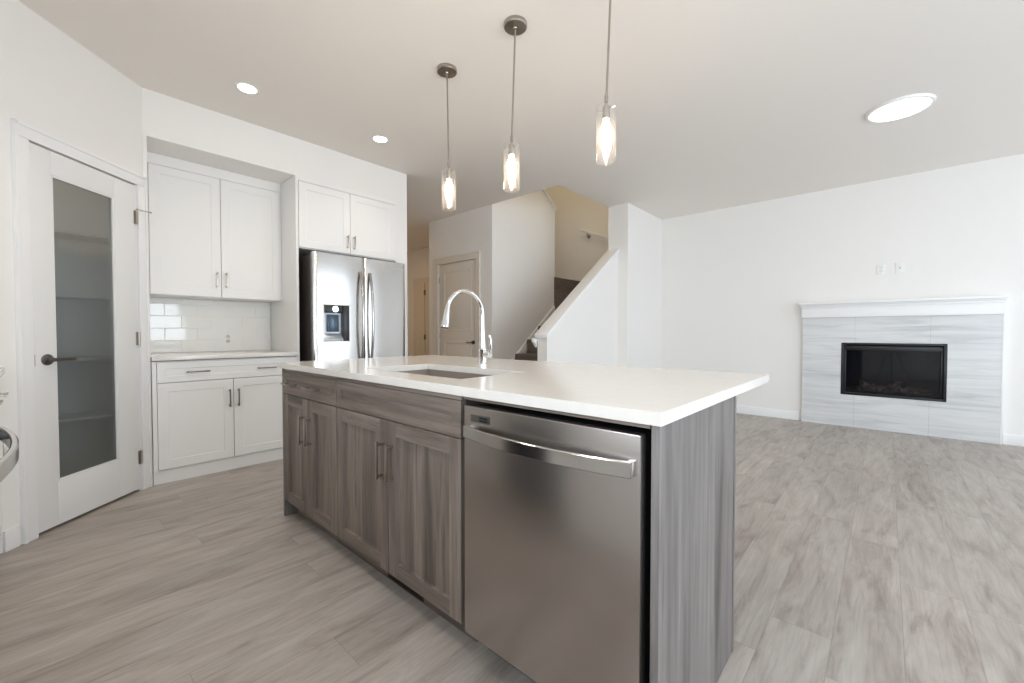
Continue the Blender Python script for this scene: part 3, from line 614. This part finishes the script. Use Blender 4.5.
# faucet
FA = thing('faucet', 'tall chrome gooseneck kitchen faucet with side lever on the island', 'faucet', (-1.680, 1.621, CT1))
b = B(); b.lathe([(0, 0), (.027, 0), (.027, .006), (.0235, .010), (.0225, .075), (.0235, .08), (.0235, .088), (.020, .093), (.0, .093)], seg=28); b.done('body', M['chrome'], FA)
pts = [(0, 0, .085), (0, 0, .125), (0, 0, .168), (0, 0, .21), (0, -.001, .26)]; rr = [.019, .017, .0138, .0118, .011]
Rr = .127
for k in range(1, 29):
    a = PI * k / 28 * .92; pts.append((0, -Rr + Rr * math.cos(a), .273 + Rr * math.sin(a))); rr.append(.0108)
b = B(); b.tube(pts, rr, 18); b.done('spout', M['chrome'], FA)
e = Vector(pts[-1]); d = (Vector(pts[-1]) - Vector(pts[-2])).normalized(); d = Vector((0, -.17, -.98)).normalized()
b = B(); b.tube([e - d * .003, e + d * .010, e + d * .012, e + d * .042, e + d * .078, e + d * .10], [.0118, .0122, .0138, .0155, .019, .0198], 20); sp_ = b.done('spray_head', M['chrome'], FA)
b = B(); b.tube([e + d * .0995, e + d * .105], [.019, .018], 20); b.done('nozzle', M['darkplastic'], FA)
b = B(); b.tube([(.012, 0, .052), (.058, 0, .056)], .0165, 18); b.done('valve', M['chrome'], FA)
b = B(); b.tube([(.05, 0, .06), (.062, 0, .085), (.067, -.002, .11), (.066, -.005, .138), (.062, -.008, .165)], [.012, .0085, .007, .0075, .0065], 14); b.done('lever', M['chrome'], FA)

# dishwasher
DW = thing('dishwasher', 'stainless steel dishwasher with bowed bar handle built into the island', 'dishwasher', (-.7257, .898, 0))
x0, x1 = -.292, .312
b = B(); b.box(x0, x1, 0, .03, .112, .859, .003); b.done('door', M['steel_dw'], DW)
b = B(); b.box(x0 + .006, x1 - .002, .031, .60, .108, .85); b.done('tub', M['black'], DW)
b = B(); b.box(x0 + .01, x1 - .01, .10, .115, .002, .105); b.done('toe_plate', M['black'], DW)
pts = [(x0 + .022, -.012, .792)] ; n = 22
for k in range(n + 1):
    u = k / n; pts.append((x0 + .024 + u * (x1 - x0 - .038), -.018 - .034 * math.sin(PI * u) ** .9, .781))
b = B(); b.strap(pts[1:], .006, .0185, bev=.002)
b.box(x0 + .02, x0 + .034, -.022, .001, .763, .799, .002); b.box(x1 - .028, x1 - .013, -.022, .001, .763, .799, .002); b.done('handle', M['steel'], DW)
bd = B(); bd.box(x0 + .032, x0 + .118, -.0012, .0, .811, .834, .0005); bo = bd.done('badge', mat('badge_grey', srgb(120, 118, 115), .3, .9), DW)
bd = B(); bd.box(x0 + .072, x0 + .108, -.0018, -.0012, .824, .829); bd.box(x0 + .072, x0 + .108, -.0018, -.0012, .816, .821); bd.done('badge_line', M['darkplastic'], DW)

# ------------------------------------------------------------------ kitchen wall : white cabinets (local x -> +Y, local -y -> +X)
KR = R(90)
def kthing(name, label, cat, y, x, z=0, group=None): return thing(name, label, cat, (x, y, z), KR, group)
WB = kthing('base_cabinet', 'white shaker base cabinet left of the refrigerator, two doors under one drawer', 'cabinet', .480, -3.852)
w_ = .975
carcass(WB, w_, .021, .66, .10, .886, M['cabwhite'])
b = B(); b.box(0, .024, .001, .02, .10, .886); b.done('filler', M['cabwhite'], WB)
b = B(); b.box(w_ - .012, w_, .001, .02, .10, .886); b.done('filler', M['cabwhite'], WB)
d = shaker('drawer', M['cabwhite'], WB, .027, w_ - .014, .732, .878, fr=.045, rec=.005)
for px in (.263, .73): pull(d, px, .803, .145, False, m=M['darknickel'])
mid = .4925
for k, (a, c) in enumerate(((.027, mid - .002), (mid + .002, w_ - .014))):
    dd = shaker('door', M['cabwhite'], WB, a, c, .108, .728, fr=.062, rec=.004); pull(dd, mid - .03 if k == 0 else mid + .03, .58, .14, m=M['darknickel'])
b = B(); b.box(.001, w_, .022, .036, .001, .098); b.done('toe_kick', M['cabwhite'], WB)
b = B(); b.box(-4.518, -3.832, .480, 1.458, .893, .923, .0015); tag(b.done('countertop', M['quartz']), 'small white quartz countertop on the white base cabinet beside the refrigerator', 'countertop')
# backsplash of glazed tiles
BS = kthing('backsplash', 'glossy white subway tile backsplash between white cabinets', 'backsplash', .48, -4.512)
def tiles(parent, x0, x1, z0, z1, tw=.226, th=.1035, first=.25):
    g = B(); g.box(x0, x1, .0, .008, z0, z1); g.done('grout', M['grout'], parent)
    b = B(); row = 0; z = z0 + .001
    while z < z1 - .01:
        h = min(th - .0014, z1 - z - .001); x = x0 - (tw * first if row % 2 else tw * (first + .5))
        while x < x1:
            a, c = max(x + .0007, x0 + .0005), min(x + tw - .0007, x1 - .0005)
            if c - a > .012:
                t = bmesh.new(); bv = min(.0035, (c - a) / 3)
                lo = [t.verts.new(p) for p in ((a, 0, z), (c, 0, z), (c, 0, z + h), (a, 0, z + h))]
                ty, tx = random.uniform(-.0007, .0007), random.uniform(-.0006, .0006)
                hi = [t.verts.new(p) for p in ((a + bv, -.0018 - ty - tx, z + bv), (c - bv, -.0018 + ty - tx, z + bv), (c - bv, -.0018 + ty + tx, z + h - bv), (a + bv, -.0018 - ty + tx, z + h - bv))]
                for k in range(4): t.faces.new((lo[k], lo[(k + 1) % 4], hi[(k + 1) % 4], hi[k]))
                t.faces.new(hi[::-1]); bmesh.ops.recalc_face_normals(t, faces=t.faces)
                if t.faces[-1] and True: b.merge(t)
            x += tw
        z += th; row += 1
    o = b.done('tiles', M['tile'], parent)
    for p in o.data.polygons: p.use_smooth = False
    return o
tiles(BS, .0, .978, .924, 1.383)
OT = kthing('wall_outlet', 'white power outlet on the glossy tile backsplash', 'outlet', 1.10, -4.518, 1.035)
b = B(); b.box(-.036, .036, -.006, 0, -.058, .058, .003); b.done('cover_plate', M['plastic'], OT)
b = B()
for z in (-.02, .02): b.lathe([(0, 0), (.017, 0), (.017, .002), (0, .002)], (0, -.006, z), 20, rot)
b.done('socket', mat('socket_grey', srgb(190, 190, 188), .4), OT)
# upper cabinets
UC = kthing('wall_cabinet', 'tall white upper cabinet with two doors above the tile backsplash', 'cabinet', .480, -4.20, 1.39)
w_ = .978
b = B(); b.box(0, w_, .021, .312, 0, 1.083); b.done('carcass', M['cabwhite'], UC)
b = B(); b.box(0, w_, .004, .02, 1.002, 1.083); b.box(0, .04, .004, .02, 0, 1.002); b.box(w_ - .012, w_, .004, .02, 0, 1.002); b.done('filler', M['cabwhite'], UC)
mid = .504
for k, (a, c) in enumerate(((.043, mid - .002), (mid + .002, w_ - .014))):
    dd = shaker('door', M['cabwhite'], UC, a, c, .002, .998, fr=.062, rec=.0025); pull(dd, mid - .033 if k == 0 else mid + .033, .147, .13)
# fridge surround
b = B(); b.box(-4.518, -3.860, 1.460, 1.480, .001, 2.473, .001); tag(b.done('side_panel', M['cabwhite']), 'tall white side panel between the white cabinets and the refrigerator', 'panel')
FC = kthing('wall_cabinet', 'white two-door cabinet over the stainless refrigerator', 'cabinet', 1.482, -3.862, 1.845)
w_ = .983
b = B(); b.box(0, w_, .021, .60, 0, .60); b.done('carcass', M['cabwhite'], FC)
b = B(); b.box(0, w_, .004, .02, .59, .627, .001); b.done('filler', M['cabwhite'], FC)
b = B(); b.box(w_ - .02, w_, .004, .02, 0, .585); b.done('filler', M['cabwhite'], FC)
for k, (a, c) in enumerate(((.004, .4745), (.4785, w_ - .022))):
    dd = shaker('door', M['cabwhite'], FC, a, c, .008, .585, fr=.062, rec=.004); pull(dd, .4765 + (-.033 if k == 0 else .033), .115, .125)

# refrigerator
RF = kthing('refrigerator', 'stainless French-door refrigerator with water dispenser in its left door', 'refrigerator', 1.535, -3.70)
w_ = .925
b = B(); b.box(.004, w_ - .004, .055, .76, .02, 1.785, .004); b.done('body', M['steel_side'], RF)
def door_bm(x0, x1, z0, z1, bulge=.004, t=.05, hole=None):
    """slightly convex door skin; hole = dispenser opening"""
    bm = bmesh.new(); xs = sorted(set([x0 + (x1 - x0) * k / 28 for k in range(29)] + ([hole[0], hole[1]] if hole else []))); zs = [z0, z1] if not hole else [z0, hole[2], hole[3], z1]
    def fy(x): u = (x - x0) / (x1 - x0) * 2 - 1; return -bulge * (1 - u * u) + max(0, abs(u) - .93) ** 2 * 1.2
    V = [[bm.verts.new((x, fy(x), z)) for z in zs] for x in xs]; W = [[bm.verts.new((x, t, z)) for z in zs] for x in xs]
    nx, nz = len(xs), len(zs)
    for i in range(nx - 1):
        for j in range(nz - 1):
            inside = hole and xs[i] >= hole[0] - 1e-6 and xs[i + 1] <= hole[1] + 1e-6 and zs[j] >= hole[2] - 1e-6 and zs[j + 1] <= hole[3] + 1e-6
            if not inside: bm.faces.new((V[i][j], V[i + 1][j], V[i + 1][j + 1], V[i][j + 1])); 
            bm.faces.new((W[i][j], W[i][j + 1], W[i + 1][j + 1], W[i + 1][j]))
    for i in range(nx - 1):
        bm.faces.new((V[i][0], W[i][0], W[i + 1][0], V[i + 1][0])); bm.faces.new((V[i][-1], V[i + 1][-1], W[i + 1][-1], W[i][-1]))
    for j in range(nz - 1):
        bm.faces.new((V[0][j], V[0][j + 1], W[0][j + 1], W[0][j])); bm.faces.new((V[-1][j], W[-1][j], W[-1][j + 1], V[-1][j + 1]))
    return bm
H = (.085, .325, 1.012, 1.345)
b = B(); b.merge(door_bm(0, .478, .70, 1.80, hole=H)); LD = b.done('door', M['steel'], RF)
b = B(); b.merge(door_bm(.484, w_, 0.70, 1.80)); RD = b.done('door', M['steel'], RF)
b = B(); b.merge(door_bm(0, w_, .05, .692)); FD = b.done('freezer_drawer', M['steel'], RF)
for par, hx_ in ((LD, .432), (RD, .530)):
    pts = [(hx_, -.006 - .056 * math.sin(PI * k / 20) ** .6, .78 + .88 * k / 20) for k in range(21)]
    b = B(); b.tube(pts, .0125, 12); b.done('handle', M['steel'], par)
b = B(); b.tube([(.08 + .765 * k / 16, -.012 - .045 * math.sin(PI * k / 16) ** .6, .62) for k in range(17)], .0125, 12); b.done('handle', M['steel'], FD)
b = B(); t_ = .004   # dispenser recess
b.box(H[0] - .002, H[0] + t_, -.006, .045, H[2] - .002, H[3] + .002); b.box(H[1] - t_, H[1] + .002, -.006, .045, H[2] - .002, H[3] + .002); b.box(H[0], H[1], -.006, .045, H[3] - t_, H[3] + .002); b.box(H[0], H[1], -.006, .045, H[2] - .002, H[2] + t_)
b.done('dispenser_frame', M['nickel'], LD)
b = B(); b.box(H[1] - .060, H[1] - t_, -.0055, .036, H[2] + t_, H[3] - t_, .001); b.done('control_panel', M['darkplastic'], LD)
b = B(); b.box(H[0] + t_, H[1] - .061, .036, .046, H[2] + t_, H[3] - t_); b.done('dispenser_back', mat('dispenser_silver', srgb(196, 204, 212), .3, .4), LD)
b = B(); b.prism([(-.008, H[2] + t_), (.035, H[2] + t_), (.035, H[2] + .075), (-.008, H[2] + .022)], 'YZ', H[0] + t_ + .001, H[1] - .062, .001); b.done('drip_tray', mat('tray_grey', srgb(170, 178, 184), .3, .4), LD)
b = B(); b.box(H[0] + .045, H[1] - .092, .012, .034, H[2] + .088, H[3] - .088, .006); b.done('dispenser_paddle', mat('paddle_blue_grey', srgb(70, 84, 98), .2, .5), LD)
b = B(); b.box(H[0] + t_ + .002, H[1] - .063, -.006, .033, H[3] - .075, H[3] - t_ - .001, .006); b.done('dispenser_spout', M['darkplastic'], LD)
b = B(); b.cyl((H[0] + .105, -.013, H[3] - .040), (H[0] + .105, -.006, H[3] - .040), .027, 20); b.done('dispenser_knob', M['chrome'], LD)
b = B(); b.box(w_ - .115, w_ - .03, -.006, -.001, 1.735, 1.742); b.done('badge', mat('badge_light', srgb(205, 203, 200), .3, .8), RD)
for a in (.02, w_ - .09):
    b = B(); b.box(a, a + .07, .02, .075, 1.786, 1.806, .004); b.done('hinge_cover', M['darkplastic'], RF)

# ------------------------------------------------------------------ pendants
CY = 1.75
def pendant(x, xb, yb, label):
    t = thing('pendant_lamp', label, 'pendant lamp', (x, CY, CZ), 0, 'glass pendants over the island')
    b = B(); b.lathe([(0, 0), (.064, 0), (.065, -.003), (.065, -.018), (.061, -.023), (.012, -.026), (.010, -.03), (0, -.03)], seg=40); b.done('canopy', M['nickel'], t)
    dx, dy = xb, yb; zT = -.655
    q = lambda z: (dx * (z / zT), dy * (z / zT), z)
    b = B(); b.cyl(q(-.02), q(zT + .05), .0052, 12); b.lathe([(.0065, 0), (.0085, .0), (.0085, .03), (.0065, .03)], q(zT + .02), 16); b.done('rod', M['nickel'], t)
    bx, by, bz = q(zT)
    b = B(); b.lathe([(0, .012), (.008, .012), (.009, .002), (.0165, .0), (.0175, -.05), (.0155, -.058), (0, -.058)], (bx, by, bz), 24)
    b.cyl((bx - .048, by, bz - .012), (bx + .048, by, bz - .012), .0022, 8); b.done('socket', M['nickel'], t)
    b = B(); b.lathe([(.0445, .004), (.0465, .006), (.0465, -.246), (.0455, -.250), (.0425, -.250), (.0435, -.246), (.0435, .004)], (bx, by, bz + .0), 40); b.done('glass_shade', M['glass'], t)
    b = B(); b.lathe([(0, -.058), (.0125, -.060), (.014, -.075), (.023, -.098), (.0255, -.122), (.022, -.148), (.012, -.185), (.005, -.205), (0, -.208)], (bx, by, bz), 24); b.done('bulb', M['bulb'], t)
    return t
pendant(-2.142, .016, 0, 'glass cylinder pendant on a nickel rod, nearest the refrigerator of the three')
pendant(-1.55, -.028, 0, 'glass cylinder pendant on a nickel rod, middle of the three over the island')
pendant(-.96, -.026, 0, 'glass cylinder pendant whose rod runs out of the top of the picture')

# ------------------------------------------------------------------ ceiling lights
def can(x, y, label, r=.056, power=1.7):
    t = thing('recessed_light', label, 'ceiling light', (x, y, CZ), 0, 'recessed ceiling lights')
    b = B(); b.lathe([(r, -.001), (r + .004, -.004), (r + .016, -.003), (r + .018, 0)], seg=36); b.done('trim_ring', M['plastic'], t)
    b = B(); b.lathe([(0, -.0025), (r, -.0025)], seg=36); b.done('diffuser', M['led'], t)
    l = area_light('lamp', (0, 0, -.012), (0, 0, 0), .11, .11, power, WARM, 'DISK', 115); l.parent = t
    return t
can(-3.347, .953, 'round recessed ceiling light above the white cabinets, left of two')
can(-3.348, 1.981, 'round recessed ceiling light in front of the refrigerator, right of two')
can(-1.2, .15, 'added, unseen round recessed ceiling light over the aisle between range and dishwasher', power=2.8); can(-2.35, .1, 'added, unseen round recessed ceiling light over the aisle near the pantry door', power=3); can(.9, .95, 'added, unseen round recessed ceiling light over the open floor by the island end')  # three unseen cans added to brighten aisle, cabinet fronts and floor
FL = thing('flush_light', 'large round flush ceiling light in the living area', 'ceiling light', (.045, 4.35, CZ))
b = B(); b.lathe([(.172, -.012), (.178, -.018), (.192, -.016), (.200, 0)], seg=48); b.done('rim', M['plastic'], FL)
b = B(); b.lathe([(0, -.014), (.173, -.013)], seg=48); b.done('diffuser', M['ledflush'], FL)
l = area_light('lamp', (0, 0, -.03), (0, 0, 0), .36, .36, 2.5, (1, .93, .85), 'DISK'); l.parent = FL
# warm lamps of the upstairs landing and of the hall (out of sight)
area_light('landing_lamp', (-3.4, 4.7, 5.25), (0, 0, 0), .3, .3, 13, (1, .79, .49), 'DISK')
area_light('hall_lamp', (-6.6, 3.6, 2.77), (0, 0, 0), .2, .2, 9, (1, .66, .33), 'DISK')

# ------------------------------------------------------------------ counter run behind the camera
def back_unit(x0, w, label):
    t = thing('base_cabinet', label, 'cabinet', (x0 + w, -.172, 0), R(180))
    carcass(t, w, .021, .67, .10, .886, M['cabwhite'])
    d = shaker('drawer', M['cabwhite'], t, .003, w - .003, .732, .878, fr=.045, rec=.005); pull(d, .14, .80, .14, False); pull(d, w - .14, .80, .14, False)
    for k, (a, c) in enumerate(((.003, w / 2 - .002), (w / 2 + .002, w - .003))): dd = shaker('door', M['cabwhite'], t, a, c, .108, .728, fr=.062, rec=.004); pull(dd, w / 2 + (-.03 if k == 0 else .03), .58, .14)
    b = B(); b.box(.001, w - .001, .08, .095, .001, .098); b.done('toe_kick', M['cabwhite'], t)
back_unit(-3.244, .62, 'white base cabinet at the far left edge beside the pantry door')
back_unit(-2.618, .62, 'white base cabinet between the range and the corner cabinet')
back_unit(-1.215, .79, 'white base cabinet directly right of the range')
back_unit(-.42, .79, 'white base cabinet at the right end of the range wall')
for x0, x1, lb in ((-3.244, -1.992, 'white quartz countertop left of the range, by the pantry door'), (-1.218, .37, 'white quartz countertop right of the range')):
    b = B(); b.box(x0, x1, -.848, -.15, .893, .923, .0015); tag(b.done('countertop', M['quartz']), lb, 'countertop')
SS = thing('backsplash', 'glossy white tile on the wall return left of the pantry door', 'backsplash', (-3.242, -.846, 0), KR)
tiles(SS, .0, .668, .925, 1.42)
SB = thing('backsplash', 'white subway tile behind the range', 'backsplash', (-1.22, -.8405, 0), R(180)); tiles(SB, .0, 2.01, .925, 1.42)
def back_upper(x0, w, label, z0=1.43):
    t = thing('wall_cabinet', label, 'cabinet', (x0 + w, -.50, z0), R(180))
    b = B(); b.box(0, w, .021, .345, 0, .98); b.done('carcass', M['cabwhite'], t)
    for k, (a, c) in enumerate(((.003, w / 2 - .002), (w / 2 + .002, w - .003))): dd = shaker('door', M['cabwhite'], t, a, c, .002, .978, fr=.062, rec=.004); pull(dd, w / 2 + (-.03 if k == 0 else .03), .12, .13)
back_upper(-3.24, .86, 'white upper cabinet between the pantry corner and the added kitchen window'); back_upper(-.05, .42, 'narrow white upper cabinet right of the added kitchen window')
RG = thing('range', 'stainless range with a bowed bar handle at the left picture edge', 'range', (-1.605, -.122, 0), R(180))
b = B(); b.box(-.378, .378, .03, .69, .02, .90, .004); b.done('body', M['steel_side'], RG)
b = B(); b.box(-.376, .376, 0, .03, .20, .835, .004); b.done('oven_door', M['darkplastic'], RG)
b = B(); b.box(-.376, .376, 0, .03, .03, .19, .004); b.done('drawer', M['steel'], RG)
b = B(); b.box(-.376, .376, .004, .03, .842, .90, .004); b.done('control_panel', M['darkplastic'], RG)
b = B(); b.box(-.378, .378, -.01, .69, .901, .915, .003); b.done('cooktop', M['black'], RG)
b = B(); b.box(-.28, .28, -.003, .0, .30, .62, .001); b.done('oven_window', M['darkplastic'], RG)
n = 24; b = B(); b.strap([(-.34 + .68 * k / n, -.022 - .037 * math.sin(PI * k / n) ** .9, .797) for k in range(n + 1)], .007, .019, bev=.003)
for x in (-.33, .33): b.box(x - .008, x + .008, -.026, .001, .779, .815, .002)
b.done('handle', M['steel'], RG)
